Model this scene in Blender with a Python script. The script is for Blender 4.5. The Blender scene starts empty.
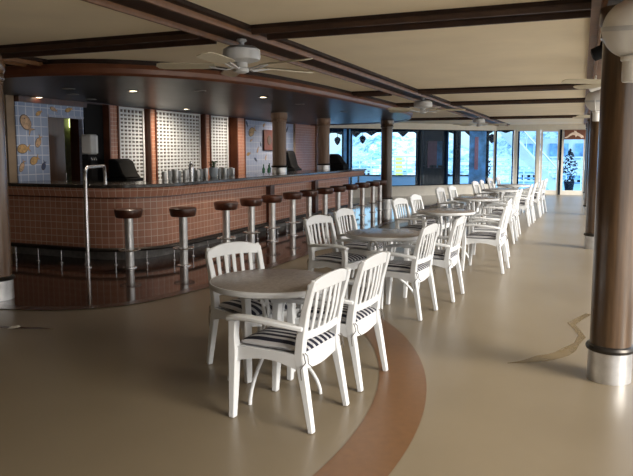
import bpy, math, random
from mathutils import Vector, Matrix
random.seed(7)
S = bpy.context.scene
C = S.collection
PI = math.pi

# ------------------------------------------------------------------ materials
def newmat(name):
    m = bpy.data.materials.new(name); m.use_nodes = True
    nt = m.node_tree; b = nt.nodes['Principled BSDF']
    return m, nt, b
def link(nt, a, b): nt.links.new(a, b)
def coords(nt, kind='Object', scale=(1,1,1), rot=(0,0,0)):
    tc = nt.nodes.new('ShaderNodeTexCoord'); mp = nt.nodes.new('ShaderNodeMapping')
    mp.inputs['Scale'].default_value = scale; mp.inputs['Rotation'].default_value = rot
    link(nt, tc.outputs[kind], mp.inputs[0]); return mp.outputs[0]
def noise(nt, vec, scale, detail=4, rough=.55):
    n = nt.nodes.new('ShaderNodeTexNoise'); n.inputs['Scale'].default_value = scale
    n.inputs['Detail'].default_value = detail; n.inputs['Roughness'].default_value = rough
    if vec is not None: link(nt, vec, n.inputs['Vector'])
    return n.outputs['Fac']
def ramp(nt, fac, stops):
    r = nt.nodes.new('ShaderNodeValToRGB'); e = r.color_ramp.elements
    while len(e) < len(stops): e.new(.5)
    for i, (p, c) in enumerate(stops):
        e[i].position = p; e[i].color = (*c, 1) if len(c) == 3 else c
    link(nt, fac, r.inputs[0]); return r.outputs[0]
def bump(nt, b, h, strength=.2, dist=.01):
    n = nt.nodes.new('ShaderNodeBump'); n.inputs['Strength'].default_value = strength
    n.inputs['Distance'].default_value = dist
    link(nt, h, n.inputs['Height']); link(nt, n.outputs[0], b.inputs['Normal'])
def plain(name, col, rough=.5, metal=0, var=.12, nscale=6, emit=None, es=0, bumpy=0):
    m, nt, b = newmat(name)
    v = coords(nt)
    f = noise(nt, v, nscale)
    lo = tuple(c*(1-var) for c in col); hi = tuple(min(1, c*(1+var)) for c in col)
    link(nt, ramp(nt, f, [(.3, lo), (.7, hi)]), b.inputs['Base Color'])
    b.inputs['Roughness'].default_value = rough; b.inputs['Metallic'].default_value = metal
    if emit:
        b.inputs['Emission Color'].default_value = (*emit, 1); b.inputs['Emission Strength'].default_value = es
    if bumpy: bump(nt, b, noise(nt, v, nscale*8), bumpy)
    return m
def wood(name, dark, light, scale=(14, 14, .9), rough=.3, coat=.4):
    m, nt, b = newmat(name)
    f = noise(nt, coords(nt, scale=scale), 2.2, 6, .6)
    link(nt, ramp(nt, f, [(.3, dark), (.72, light)]), b.inputs['Base Color'])
    b.inputs['Roughness'].default_value = rough; b.inputs['Coat Weight'].default_value = coat
    b.inputs['Coat Roughness'].default_value = .15
    return m
def yz(nt):
    tc = nt.nodes.new('ShaderNodeTexCoord'); a = nt.nodes.new('ShaderNodeSeparateXYZ'); b = nt.nodes.new('ShaderNodeCombineXYZ')
    link(nt, tc.outputs['Object'], a.inputs[0]); link(nt, a.outputs['Y'], b.inputs['X']); link(nt, a.outputs['Z'], b.inputs['Y']); return b.outputs[0]
def tiles(name, c1, c2, grout, size, kind='UV', mortar=.012, rough=.35, rot=(0,0,0), coat=0, bias=0.0):
    m, nt, b = newmat(name)
    t = nt.nodes.new('ShaderNodeTexBrick'); t.offset = 0; t.squash = 1
    t.inputs['Scale'].default_value = 1.0
    t.inputs['Brick Width'].default_value = size; t.inputs['Row Height'].default_value = size
    t.inputs['Mortar Size'].default_value = mortar*size*4; t.inputs['Mortar Smooth'].default_value = .2
    t.inputs['Bias'].default_value = bias
    t.inputs['Color1'].default_value = (*c1, 1); t.inputs['Color2'].default_value = (*c2, 1)
    t.inputs['Mortar'].default_value = (*grout, 1)
    link(nt, yz(nt) if kind == 'YZ' else coords(nt, kind, rot=rot), t.inputs['Vector'])
    link(nt, t.outputs['Color'], b.inputs['Base Color'])
    b.inputs['Roughness'].default_value = rough; b.inputs['Coat Weight'].default_value = coat
    b.inputs['Coat Roughness'].default_value = .05
    return m

M = {}
M['white_resin'] = plain('white_resin', (.69, .71, .73), .32, var=.03)
M['white_paint'] = plain('white_paint', (.72, .69, .62), .5, var=.05)
M['table_rim'] = plain('table_rim', (.52, .53, .54), .35, var=.04)
M['chrome'] = plain('chrome', (.75, .75, .77), .25, .9, var=.05)
M['steel'] = plain('steel', (.66, .66, .66), .38, .85, var=.15, nscale=9)
M['dark_metal'] = plain('dark_metal', (.05, .045, .04), .35, .8)
M['black'] = plain('black_plastic', (.008, .008, .009), .7)
M['black'].node_tree.nodes['Principled BSDF'].inputs['Specular IOR Level'].default_value = .2
M['column_wood'] = wood('column_wood', (.040, .022, .011), (.105, .060, .030), rough=.28)
def lowspec(k, v=.2):
    M[k].node_tree.nodes['Principled BSDF'].inputs['Specular IOR Level'].default_value = v
M['beam_wood'] = wood('beam_wood', (.016, .009, .007), (.034, .018, .013), scale=(3, 3, 3), rough=.5, coat=0)
M['trim_wood'] = wood('trim_wood', (.13, .058, .022), (.22, .105, .045), scale=(3, 3, 3), rough=.45, coat=.05)
lowspec('beam_wood'); lowspec('trim_wood', .3)
M['canopy_wood'] = wood('canopy_wood', (.10, .032, .016), (.17, .06, .028), scale=(2, 2, 2), rough=.42, coat=.1)
M['bar_column'] = wood('bar_column_wood', (.20, .12, .075), (.32, .20, .13), rough=.45, coat=0)
M['red_wood'] = wood('red_wood', (.045, .014, .009), (.10, .03, .018), rough=.35)
M['seat_wood'] = wood('seat_wood', (.05, .015, .008), (.12, .04, .02), scale=(6, 6, 3), rough=.35, coat=.2)
M['door_wood'] = wood('door_wood', (.05, .022, .01), (.09, .04, .018), rough=.4)
M['ceiling'] = plain('ceiling_panel', (.86, .76, .57), .75, var=.05, nscale=1.5, bumpy=.05)
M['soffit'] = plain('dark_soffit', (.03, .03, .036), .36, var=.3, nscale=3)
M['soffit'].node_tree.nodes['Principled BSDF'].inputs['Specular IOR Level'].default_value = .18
M['wall'] = plain('wall_paint', (.30, .22, .15), .6)
M['fish_orange'] = plain('fish_orange', (.50, .30, .10), .4, var=.4, nscale=20)
M['fish_tan'] = plain('fish_tan', (.50, .33, .20), .4, var=.4, nscale=20)
M['fish_dark'] = plain('fish_dark', (.035, .05, .12), .4)
M['fish_line'] = plain('fish_line', (.10, .07, .05), .4)
M['sign_red'] = plain('sign_red', (.16, .055, .035), .4)
M['bar_tile'] = tiles('bar_tile', (.56, .265, .18), (.47, .215, .145), (.74, .60, .48), .1, mortar=.012, rough=.4)
M['small_tile'] = tiles('small_tile', (.46, .19, .11), (.38, .15, .09), (.60, .45, .34), .075, 'YZ', mortar=.014)
M['blue_tile'] = tiles('blue_tile', (.24, .31, .50), (.30, .37, .55), (.58, .62, .72), .15, 'YZ', mortar=.012)
M['pale_tile'] = tiles('pale_tile', (.33, .38, .55), (.38, .42, .58), (.55, .58, .66), .15, 'YZ', mortar=.012)
M['kick'] = plain('kick_stone', (.16, .15, .14), .3, var=.3, nscale=15)
M['counter'] = plain('dark_granite', (.035, .03, .027), .12, var=.5, nscale=60)
M['brown_stripe'] = plain('brown_vinyl', (.13, .062, .024), .36, var=.1, nscale=20)
M['border'] = plain('brown_border', (.055, .026, .017), .25, var=.1, nscale=20)
M['glass_clear'] = None

# floor : vinyl, mottled, satin
m, nt, b = newmat('beige_floor'); v = coords(nt)
f1 = noise(nt, v, .55, 5, .6); 
link(nt, ramp(nt, f1, [(.3, (.160, .126, .082)), (.7, (.192, .153, .101))]), b.inputs['Base Color'])
rr = ramp(nt, noise(nt, v, .6, 2), [(.3, (.30,)*3), (.7, (.35,)*3)]); link(nt, rr, b.inputs['Roughness'])
bump(nt, b, noise(nt, v, 220, 2), .05, .002); M['floor'] = m
# glossy dark tile floor
m = tiles('dark_floor_tile', (.042, .018, .012), (.03, .014, .01), (.07, .04, .03), .1, 'Object', mortar=.01, rough=.07, coat=0)
m.node_tree.nodes['Principled BSDF'].inputs['Specular IOR Level'].default_value = .36
M['dark_tile'] = m
# water trace on floor
M['wet'] = plain('damp_floor', (.135, .098, .052), .2, var=.1)
# table top: hammered taupe
m, nt, b = newmat('hammered_top'); v = coords(nt)
vo = nt.nodes.new('ShaderNodeTexVoronoi'); vo.inputs['Scale'].default_value = 38; link(nt, v, vo.inputs['Vector'])
link(nt, ramp(nt, noise(nt, v, 25), [(.3, (.24, .21, .185)), (.7, (.31, .27, .245))]), b.inputs['Base Color'])
b.inputs['Roughness'].default_value = .27; bump(nt, b, vo.outputs['Distance'], .35, .006); M['table_top'] = m
# striped cushion
m, nt, b = newmat('striped_fabric')
w = nt.nodes.new('ShaderNodeTexWave'); w.wave_type = 'BANDS'; w.bands_direction = 'Y'; w.wave_profile = 'SIN'
w.inputs['Scale'].default_value = 5.6; w.inputs['Distortion'].default_value = .5; w.inputs['Detail'].default_value = 0
link(nt, coords(nt), w.inputs['Vector'])
link(nt, ramp(nt, w.outputs['Fac'], [(.58, (.010, .012, .028)), (.64, (.50, .50, .52))]), b.inputs['Base Color'])
b.inputs['Roughness'].default_value = .9; M['cushion'] = m

# glass coloured blue to paint in the cool cast of the outdoor light
m, nt, b = newmat('tinted_glass'); nt.nodes.remove(b)
out = nt.nodes['Material Output']; tr = nt.nodes.new('ShaderNodeBsdfTransparent'); tr.inputs[0].default_value = (.66, .86, 1, 1)
gl = nt.nodes.new('ShaderNodeBsdfGlossy'); gl.inputs['Roughness'].default_value = .02
mx = nt.nodes.new('ShaderNodeMixShader'); mx.inputs[0].default_value = .010
link(nt, tr.outputs[0], mx.inputs[1]); link(nt, gl.outputs[0], mx.inputs[2]); link(nt, mx.outputs[0], out.inputs[0]); M['glass'] = m
m, nt, b = newmat('drinking_glass')
b.inputs['Base Color'].default_value = (.75, .8, .85, 1); b.inputs['Roughness'].default_value = .08
b.inputs['Transmission Weight'].default_value = .6; b.inputs['IOR'].default_value = 1.3
M['tumbler'] = m
M['lamp_on'] = plain('lamp_lit', (1, .9, .7), .4, emit=(1, .78, .5), es=9)
M['lamp_off'] = plain('lamp_unlit', (.30, .29, .29), .3)
M['lamp_green'] = plain('back_room_lamp', (1, 1, .7), .4, emit=(.9, 1, .45), es=2.2)
M['green_wall'] = plain('green_wall', (.16, .17, .06), .5, var=.5, nscale=5)
M['leaf'] = plain('leaf_green', (.03, .10, .035), .6, var=.4, nscale=20)
M['bottle'] = plain('green_glass', (.03, .09, .06), .1)
M['blue_pot'] = plain('pale_pot', (.45, .52, .58), .4)
# outdoors
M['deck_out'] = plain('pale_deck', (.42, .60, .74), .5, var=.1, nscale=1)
M['deck_side'] = plain('sunlit_teak_deck', (.80, .70, .55), .6, var=.08, nscale=2)  # unseen deck, coloured warm and bright to bounce light onto the ceiling
M['out_white'] = plain('white_steel', (.82, .86, .90), .5, var=.1, nscale=2)
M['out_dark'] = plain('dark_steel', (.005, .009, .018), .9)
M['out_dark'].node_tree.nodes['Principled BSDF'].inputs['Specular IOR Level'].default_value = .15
M['out_blue'] = plain('blue_panel', (.22, .40, .66), .4, var=.6, nscale=2.5)
M['yellow'] = plain('yellow_paint', (.75, .62, .12), .5)
M['red_paint'] = plain('red_paint', (.70, .22, .24), .5)
M['sign_brown'] = plain('sign_brown', (.20, .075, .045), .5)
M['dolphin'] = plain('dolphin_pink', (1, .80, .70), .5)
m, nt, b = newmat('hill'); v = coords(nt, scale=(1, .25, 1.6))
link(nt, ramp(nt, noise(nt, v, .2, 12, .9), [(.38, (.03, .12, .26)), (.46, (.22, .40, .56)), (.52, (.85, .9, .95))]), b.inputs['Base Color'])
b.inputs['Roughness'].default_value = .9; M['hill'] = m
m, nt, b = newmat('sea'); v = coords(nt)
link(nt, ramp(nt, noise(nt, v, 1.2, 6), [(.35, (.30, .48, .62)), (.65, (.55, .70, .80))]), b.inputs['Base Color'])
b.inputs['Roughness'].default_value = .25; M['sea'] = m
M['town'] = plain('town_white', (.75, .78, .80), .7, var=.35, nscale=.6)

# ------------------------------------------------------------------ mesh builder
class MB:
    def __init__(s): s.v = []; s.f = []; s.uv = {}
    def add(s, vs, fs, M4=None):
        o = len(s.v)
        for p in vs:
            p = Vector(p); s.v.append(tuple(M4 @ p) if M4 else tuple(p))
        for f in fs: s.f.append(tuple(o+i for i in f))
        return s
    def box(s, x0, x1, y0, y1, z0, z1, M4=None):
        vs = [(x, y, z) for z in (z0, z1) for y in (y0, y1) for x in (x0, x1)]
        return s.add(vs, [(0,2,3,1), (4,5,7,6), (0,1,5,4), (2,6,7,3), (0,4,6,2), (1,3,7,5)], M4)
    def lathe(s, prof, n=24, M4=None, cap=True):
        vs = []; fs = []
        for r, z in prof:
            for k in range(n):
                a = 2*PI*k/n; vs.append((r*math.cos(a), r*math.sin(a), z))
        for i in range(len(prof)-1):
            for k in range(n):
                a = i*n+k; b = i*n+(k+1) % n
                fs.append((a, b, b+n, a+n))
        if cap:
            fs.append(tuple(range(n-1, -1, -1))); q = (len(prof)-1)*n; fs.append(tuple(range(q, q+n)))
        return s.add(vs, fs, M4)
    def sweep(s, pts, secs, up=(0,0,1), closed_sec=True):
        """pts path; secs list of [(a,b),...] outline per point in (side, upish) axes; or a single outline"""
        pts = [Vector(p) for p in pts]; n = len(pts); up = Vector(up)
        if not isinstance(secs[0][0], (tuple, list)): secs = [secs]*n
        o = len(s.v); m = len(secs[0])
        for i, p in enumerate(pts):
            t = (pts[min(i+1, n-1)]-pts[max(i-1, 0)]).normalized()
            side = t.cross(up); side = side.normalized() if side.length > 1e-5 else Vector((1, 0, 0))
            u2 = side.cross(t).normalized()
            for a, b in secs[i]: s.v.append(tuple(p+side*a+u2*b))
        for i in range(n-1):
            for k in range(m):
                a = o+i*m+k; b = o+i*m+(k+1) % m
                s.f.append((a, b, b+m, a+m))
        s.f.append(tuple(o+k for k in range(m-1, -1, -1))); s.f.append(tuple(o+(n-1)*m+k for k in range(m)))
        return s
    def bar(s, pts, w, h, up=(0,0,1)):
        if not isinstance(w, (list, tuple)): w = [w]*len(pts)
        if not isinstance(h, (list, tuple)): h = [h]*len(pts)
        return s.sweep(pts, [[(-a/2, -b/2), (a/2, -b/2), (a/2, b/2), (-a/2, b/2)] for a, b in zip(w, h)], up)
    def tube(s, pts, r, n=10, up=(0,0,1)):
        if not isinstance(r, (list, tuple)): r = [r]*len(pts)
        return s.sweep(pts, [[(q*math.cos(2*PI*k/n), q*math.sin(2*PI*k/n)) for k in range(n)] for q in r], up)
    def sphere(s, c, r, n=16, m=10, sc=(1,1,1)):
        pr = [(max(1e-4, r*math.sin(PI*i/m)), -r*math.cos(PI*i/m)) for i in range(m+1)]
        return s.lathe(pr, n, Matrix.Translation(c) @ Matrix.Diagonal((*sc, 1)))
    def prism(s, poly, z0, z1):
        n = len(poly)
        return s.add([(x, y, z0) for x, y in poly]+[(x, y, z1) for x, y in poly],
                     [tuple(range(n-1, -1, -1)), tuple(range(n, 2*n))]+[(k, (k+1) % n, (k+1) % n+n, k+n) for k in range(n)])
    def prism_dir(s, poly, fn0, fn1):
        n = len(poly)
        return s.add([fn0(*p) for p in poly]+[fn1(*p) for p in poly],
                     [tuple(range(n-1, -1, -1)), tuple(range(n, 2*n))]+[(k, (k+1) % n, (k+1) % n+n, k+n) for k in range(n)])
    def mesh(s, name, mat, smooth=35):
        me = bpy.data.meshes.new(name); me.from_pydata(s.v, [], s.f); me.validate(); 
        import bmesh
        bm = bmesh.new(); bm.from_mesh(me); bmesh.ops.recalc_face_normals(bm, faces=bm.faces); bm.to_mesh(me); bm.free()
        me.materials.append(mat)
        if smooth:
            me.shade_smooth(); me.set_sharp_from_angle(angle=math.radians(smooth))
        return me

def obj(name, mb, mat, parent=None, bevel=0, smooth=35, subsurf=0):
    me = mb.mesh(name, mat, smooth) if isinstance(mb, MB) else mb
    o = bpy.data.objects.new(name, me); C.objects.link(o)
    if parent: o.parent = parent
    if bevel:
        b = o.modifiers.new('bevel', 'BEVEL'); b.width = bevel; b.segments = 2; b.limit_method = 'ANGLE'
    if subsurf:
        q = o.modifiers.new('sub', 'SUBSURF'); q.levels = subsurf; q.render_levels = subsurf
    return o
def tag(o, label, cat, group=None):
    o['label'] = label; o['category'] = cat
    if group: o['group'] = group
    return o
def struct(name, mb, mat, **k):
    o = obj(name, mb, mat, **k); o['kind'] = 'structure'; return o
def thing(name, label, cat, loc=(0,0,0), rz=0, group=None):
    o = bpy.data.objects.new(name, None); C.objects.link(o); o.empty_display_size = .1
    o.location = loc; o.rotation_euler = (0, 0, rz); return tag(o, label, cat, group)
def dup(root, loc, rz, label=None):
    r = root.copy(); C.objects.link(r); r.location = loc; r.rotation_euler = (0, 0, rz)
    if label: r['label'] = label
    for ch in list(root.children):
        c = ch.copy(); C.objects.link(c); c.parent = r
        for g in list(ch.children):
            d = g.copy(); C.objects.link(d); d.parent = c
    return r

# ------------------------------------------------------------------ room shell
ZC = 2.55
struct('floor', MB().box(-12, 2.9, -6, 25.7, -.1, 0), M['floor'], smooth=0)
struct('ceiling', MB().prism([(-12, -3), (1.9, -3), (1.9, 6), (.9, 8.5), (.9, 26), (-12, 26)], ZC, ZC+.12), M['ceiling'], smooth=0)  # right edge cut back at the far end, shaped to admit more light
struct('wall_left', MB().box(-12, -8.0, 7.45, 7.6, 0, ZC), M['wall'], smooth=0)
struct('wall_side', MB().box(-12.1, -12, -3, 7.6, 0, ZC), M['wall'], smooth=0)  # unseen wall, added to keep the left side dark
struct('wall_rear', MB().box(-12, 1.9, -3.15, -3.0, 0, ZC), M['wall'], smooth=0)  # unseen wall, added to shut out daylight from behind the camera

# brown arc set in the floor
cx, cy = -4.9, 3.25
arc = MB(); vs = []; fs = []
A = [math.radians(-60+i*2) for i in range(68)]
for a in A:
    for r in (3.79, 4.11): vs.append((cx+r*math.cos(a), cy+r*math.sin(a), .003))
for i in range(len(A)-1): fs.append((2*i, 2*i+1, 2*i+3, 2*i+2))
arc.add(vs, fs)
struct('trim_1', arc, M['brown_stripe'], smooth=0)

# glossy dark tiled floor round the bar, with its plain border
def edge(off):
    pts = [(-7.99, 4.55-off*-1), (-6.2, 4.62+off), (-5.16, 4.74+off), (-4.75-off*.1, 4.86+off), (-4.38-off*.4, 5.11+off*.8), (-4.10-off*.8, 5.5+off*.5),
           (-3.93-off, 6.26+off*.2), (-3.83-off, 7.2), (-3.78-off, 8.5), (-3.8-off, 12), (-3.85-off, 17), (-3.9-off, 24.6)]
    return pts
def smooth_poly(p, n=2):
    for _ in range(n):
        q = [p[0]]
        for a, b in zip(p, p[1:]):
            q += [(a[0]*.75+b[0]*.25, a[1]*.75+b[1]*.25), (a[0]*.25+b[0]*.75, a[1]*.25+b[1]*.75)]
        q.append(p[-1]); p = q
    return p
e0 = smooth_poly(edge(0)); e1 = smooth_poly(edge(.16))
fl = MB().prism(e1+[(-7.99, 24.6)], .001, .008)
struct('floor_tiled', fl, M['dark_tile'], smooth=0)
bd = MB(); n = len(e0)
bd.add([(x, y, .0085) for x, y in e0]+[(x, y, .0085) for x, y in e1], [(k, k+1, n+k+1, n+k) for k in range(n-1)])
struct('trim_2', bd, M['border'], smooth=0)

# water trace beside the near column
st = [(.12, 6.7, .05), (.03, 6.45, .06), (-.03, 6.25, .07), (.02, 6.05, .06), (.06, 5.85, .06), (.02, 5.6, .04), (-.03, 5.42, .09), (-.08, 5.28, .10), (-.13, 5.2, .10), (-.2, 5.12, .12), (-.28, 5.02, .08), (-.36, 4.94, .04), (-.45, 4.88, .01)]
sm = MB(); sm.add([(x-w/2, y+w*.3, .002) for x, y, w in st]+[(x+w/2, y-w*.3, .002) for x, y, w in st], [(k, k+1, len(st)+k+1, len(st)+k) for k in range(len(st)-1)])
tag(obj('water_stain', sm, M['wet'], smooth=0), 'irregular damp trace on beige floor left of near right column', 'stain')
sm = MB(); sp = [(-4.95, 4.2, .03), (-4.8, 4.22, .07), (-4.6, 4.27, .06), (-4.4, 4.33, .05), (-4.25, 4.36, .01)]  # plain dark mark laid flat on the floor
sm.add([(x, y-w/2, .002) for x, y, w in sp]+[(x, y+w/2, .002) for x, y, w in sp], [(k, k+1, len(sp)+k+1, len(sp)+k) for k in range(len(sp)-1)])
tag(obj('floor_scuff', sm, M['border'], smooth=0), 'dark scuff on floor in front of far left wooden column', 'stain')
tag(obj('paper_scrap', MB().add([(-4.63, 4.20, .004), (-4.56, 4.21, .012), (-4.55, 4.28, .01), (-4.60, 4.31, .014), (-4.65, 4.27, .006)], [(0, 1, 2, 3, 4)]), M['white_paint'], smooth=0),
    'small white scrap lying on the dark floor scuff', 'paper')

# ceiling beams: flat dark boards with two raised mouldings
M['cross_trim'] = wood('cross_trim_wood', (.035, .017, .011), (.07, .035, .02), scale=(3, 3, 3), rough=.5, coat=0)
def beam(name, x0, x1, y0, y1, mat='beam_wood', along='y', m_w=.04, z=2.5):
    o = struct(name, MB().box(x0, x1, y0, y1, z+.02, ZC), M[mat], smooth=0)
    mm = MB()
    def mould(a0, a1, c):
        pr = [(-m_w/2, .03), (-m_w/2, -.005), (-m_w*.3, -.03), (m_w*.3, -.03), (m_w/2, -.005), (m_w/2, .03)]
        if along == 'y': mm.sweep([(c, a0, z+.01), (c, a1, z+.01)], pr)
        else: mm.sweep([(a0, c, z+.01), (a1, c, z+.01)], pr)
    if along == 'y': mould(y0, y1, x0+.08); mould(y0, y1, x1-.08); 
    else: mould(x0, x1, y0+.03); mould(x0, x1, y1-.03)
    t = obj('moulding', mm, M['trim_wood' if along == 'y' else 'cross_trim'], o); t['kind'] = 'structure'
    return o
beam('beam_long', -2.97, -2.47, -3, 25.0)
beam('beam_column_line', .02, .44, -3, 25.4, mat='trim_wood')  # paler wood, painting in the light this beam catches
beam('beam_left', -5.78, -5.42, -3, 6.7)
for i, y in enumerate((-.9, 4.9, 10.6, 13.4, 19.4)):
    yy = .17 if y < 6 else .14
    for (xa, xb) in ((-12, -5.78), (-5.42, -2.97), (-2.47, .02), (.44, 1.9)):
        if y > 6 and xb < -2.9: xa = -3.75 if y < 15 else -12
        if y > 6 and xb < -5: continue
        if y > 6 and xb > 1: xb = .9
        beam('beam_cross', xa, xb, y-yy, y+yy, along='x')

# ------------------------------------------------------------------ canopy over bar
ce = smooth_poly([(-12, 5.62), (-6.2, 5.62), (-5.3, 5.66), (-4.75, 5.88), (-4.3, 6.35), (-3.95, 7.0), (-3.72, 8.2), (-3.62, 10), (-3.6, 12.5), (-3.62, 14.2), (-3.75, 15.2), (-4.3, 17.2), (-5.2, 18.4), (-6.4, 19.0), (-8.2, 19.2)])
pz = 2.40
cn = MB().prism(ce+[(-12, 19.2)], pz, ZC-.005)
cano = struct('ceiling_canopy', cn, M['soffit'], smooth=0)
rim = MB().sweep([(x, y, pz+.05) for x, y in ce], [(-.03, -.07), (.02, -.075), (.055, -.05), (.07, 0), (.05, .045), (.01, .06), (-.03, .06)])
r_ = obj('canopy_rim', rim, M['canopy_wood'], cano); r_['kind'] = 'structure'
rim2 = MB().sweep([(x, y, pz+.12) for x, y in ce], [(-.03, -.03), (.035, -.03), (.035, .028), (-.03, .028)])
r_ = obj('canopy_fascia', rim2, M['beam_wood'], cano); r_['kind'] = 'structure'

lit = thing('downlight', 'lit recessed spot in dark soffit, above left end of bar', 'ceiling light', (-8.0+.15, 7.95, pz))
obj('bezel', MB().lathe([(.055, 0), (.075, 0), (.078, -.008), (.055, -.012)], 20, cap=False), M['chrome'], lit)
obj('lens', MB().lathe([(.052, -.002), (.05, -.008), (.02, -.012)], 20), M['lamp_on'], lit)
dup(lit, (-5.82, 7.62, pz), 0, 'lit recessed spot in dark soffit, above the curved bar corner')
dup(lit, (-7.3, 11.2, pz), 0, 'lit recessed spot close to top of the wide white lattice')
dup(lit, (-4.6, 9.21, pz), 0, 'lit recessed spot in soffit left of the first bar column')
off = thing('downlight', 'unlit recessed spot at front left of the dark soffit', 'ceiling light', (-6.44, 7.05, pz))
obj('bezel', MB().lathe([(.06, 0), (.085, 0), (.088, -.008), (.06, -.012)], 20, cap=False), M['lamp_off'], off)
obj('lens', MB().lathe([(.06, -.002), (.055, -.006), (.02, -.008)], 20), M['lamp_off'], off)
for p, l in [((-7.0, 7.75, pz), 'unlit recessed spot behind the front left one in soffit'), ((-7.4, 8.6, pz), 'unlit recessed spot in soffit above the beverage dispenser'),
             ((-4.96, 7.97, pz), 'unlit recessed spot in soffit right of the curved bar corner'), ((-4.68, 10.81, pz), 'unlit recessed spot in soffit between the two bar columns'),
             ((-4.7, 13.2, pz), 'unlit recessed spot in soffit right of the second bar column')]:
    dup(off, p, 0, l)

# ------------------------------------------------------------------ bar back wall (plane x = -8)
BX = -8.0
def wbox(y0, y1, z0, z1, d=.02, x=BX): return MB().box(x-.055, x+d, y0, y1, z0, z1)
struct('wall_bar', MB().box(-8.25, -8.06, 7.6, 8.27, 0, ZC).box(-8.25, -8.06, 9.03, 20.2, 0, ZC).box(-8.25, -8.06, 8.27, 9.03, 2.13, ZC), M['red_wood'], smooth=0)
# room behind door
struct('wall_back_room', MB().box(-9.6, -9.5, 7.6, 11.2, 0, 2.5), M['green_wall'], smooth=0)
t = thing('wall_lamp', 'glowing yellow-green lamp seen through the doorway behind the bar', 'lamp', (-9.45, 10.45, 2.14))
obj('lamp_shade', MB().lathe([(.05, -.12), (.09, -.1), (.09, .1), (.05, .12)], 16), M['lamp_green'], t)
obj('mount', MB().box(-.06, 0, -.03, .03, -.03, .03), M['steel'], t)
d = struct('door_1', MB().box(-8.10, -8.04, 8.27, 8.67, 0, 2.11), M['door_wood'], bevel=.005)
h = obj('door_handle', MB().tube([(-8.04, 8.62, 1.0), (-7.99, 8.62, 1.0), (-7.99, 8.62, 1.2), (-8.04, 8.62, 1.2)], .01, up=(0, 1, 0)), M['chrome'], d)
struct('trim_3', MB().box(-8.06, -7.96, 8.25, 9.05, 2.11, 2.15).box(-8.06, -7.97, 9.03, 9.05, 0, 2.11), M['pale_tile'], smooth=0)

def fish(parent, y, z, L, H, ang, mat, outline='fish_line'):
    L *= .78; H *= .66
    def poly(k):
        p = []
        for i in range(14):
            a = PI*.12+i*(2*PI-.24*PI)/13
            p.append((L*.36*k*math.cos(a-PI) + .04*L, H*.5*k*math.sin(a-PI)*(1+.1*math.cos(a))))
        p = [(L*.30, -H*.08), (L*.5*k, -H*.42*k), (L*.43, 0), (L*.5*k, H*.42*k), (L*.30, H*.08)]
        body = [(L*.36*k*math.cos(a)-.06*L, H*.5*k*math.sin(a)) for a in [math.radians(18+i*24.9) for i in range(14)]]
        fin = []
        return body+p
    ca, sa = math.cos(ang), math.sin(ang)
    for nm, k, x, mm in (('fish_outline', 1.14, BX+.022, outline), ('fish_figure', 1.0, BX+.025, mat)):
        P = [(y+a*ca-b*sa, z+a*sa+b*ca) for a, b in poly(k)]
        o = MB().prism_dir(P, lambda a, b: (x-.004, a, b), lambda a, b: (x, a, b))
        obj(nm, o, M[mm], parent, smooth=0)
    e = MB().sphere((BX+.026, y-L*.25*ca-H*.1*sa, z-L*.25*sa+H*.1*ca), H*.05, 8, 5)
    obj('fish_eye', e, M['fish_dark'], parent)

mur = obj('tile_mural', wbox(7.6, 8.25, 0, 2.31).box(BX-.05, BX+.02, 8.25, 9.07, 2.15, 2.31), M['blue_tile'], smooth=0)
tag(mur, 'blue tiled mural with orange and tan fish left of bar doorway', 'mural')
fish(mur, 7.80, 1.99, .42, .27, -.9, 'fish_tan')
fish(mur, 8.06, 2.16, .2, .09, .5, 'fish_orange')
fish(mur, 7.72, 1.60, .34, .2, .1, 'fish_orange')
fish(mur, 8.03, 1.71, .27, .15, 1.1, 'fish_tan')
fish(mur, 7.93, 1.42, .27, .17, .5, 'fish_orange')
fish(mur, 8.12, 1.33, .2, .12, 1.2, 'fish_dark')
fish(mur, 7.68, 1.33, .26, .12, 1.1, 'fish_tan')
fish(mur, 8.38, 2.24, .22, .09, -.3, 'fish_tan')
fish(mur, 8.72, 2.25, .24, .1, .3, 'fish_orange')

mur2 = obj('tile_mural', wbox(14.78, 17.95, 0, 2.37), M['pale_tile'], smooth=0)
tag(mur2, 'pale blue tiled mural with small fish behind the first bar column', 'mural')
fish(mur2, 15.30, 2.08, .55, .3, .4, 'fish_orange')
for (y, z, L, H, a, k) in [(15.03, 2.27, .22, .1, -1, 'fish_dark'), (15.25, 1.85, .2, .08, .3, 'fish_tan'), (15.62, 1.6, .25, .1, 1, 'fish_tan'), (15.1, 1.5, .3, .12, .2, 'fish_orange'),
                           (15.5, 1.35, .25, .1, -.5, 'fish_dark'), (16.1, 1.4, .22, .1, 1.2, 'fish_tan'), (16.7, 2.2, .3, .12, .4, 'fish_tan'), (17.2, 1.9, .28, .13, -.6, 'fish_orange'), (16.0, 2.27, .2, .1, .7, 'fish_orange'),
                           (17.5, 2.2, .3, .12, .9, 'fish_dark'), (15.8, 1.75, .18, .08, 2, 'fish_dark'), (17.4, 1.6, .26, .1, .2, 'fish_tan')]:
    fish(mur2, y, z, L, H, a, k)
t = thing('wall_plaque', 'red-brown square plaque hung on the pale blue mural', 'plaque', (BX+.04, 16.2, 1.87))
obj('board', MB().box(0, .04, -.3, .42, -.28, .28), M['sign_red'], t, bevel=.03)
obj('emblem', MB().lathe([(.13, .04), (.12, .052), (.05, .055)], 16, Matrix.Rotation(PI/2, 4, 'Y')), M['fish_line'], t)

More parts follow.
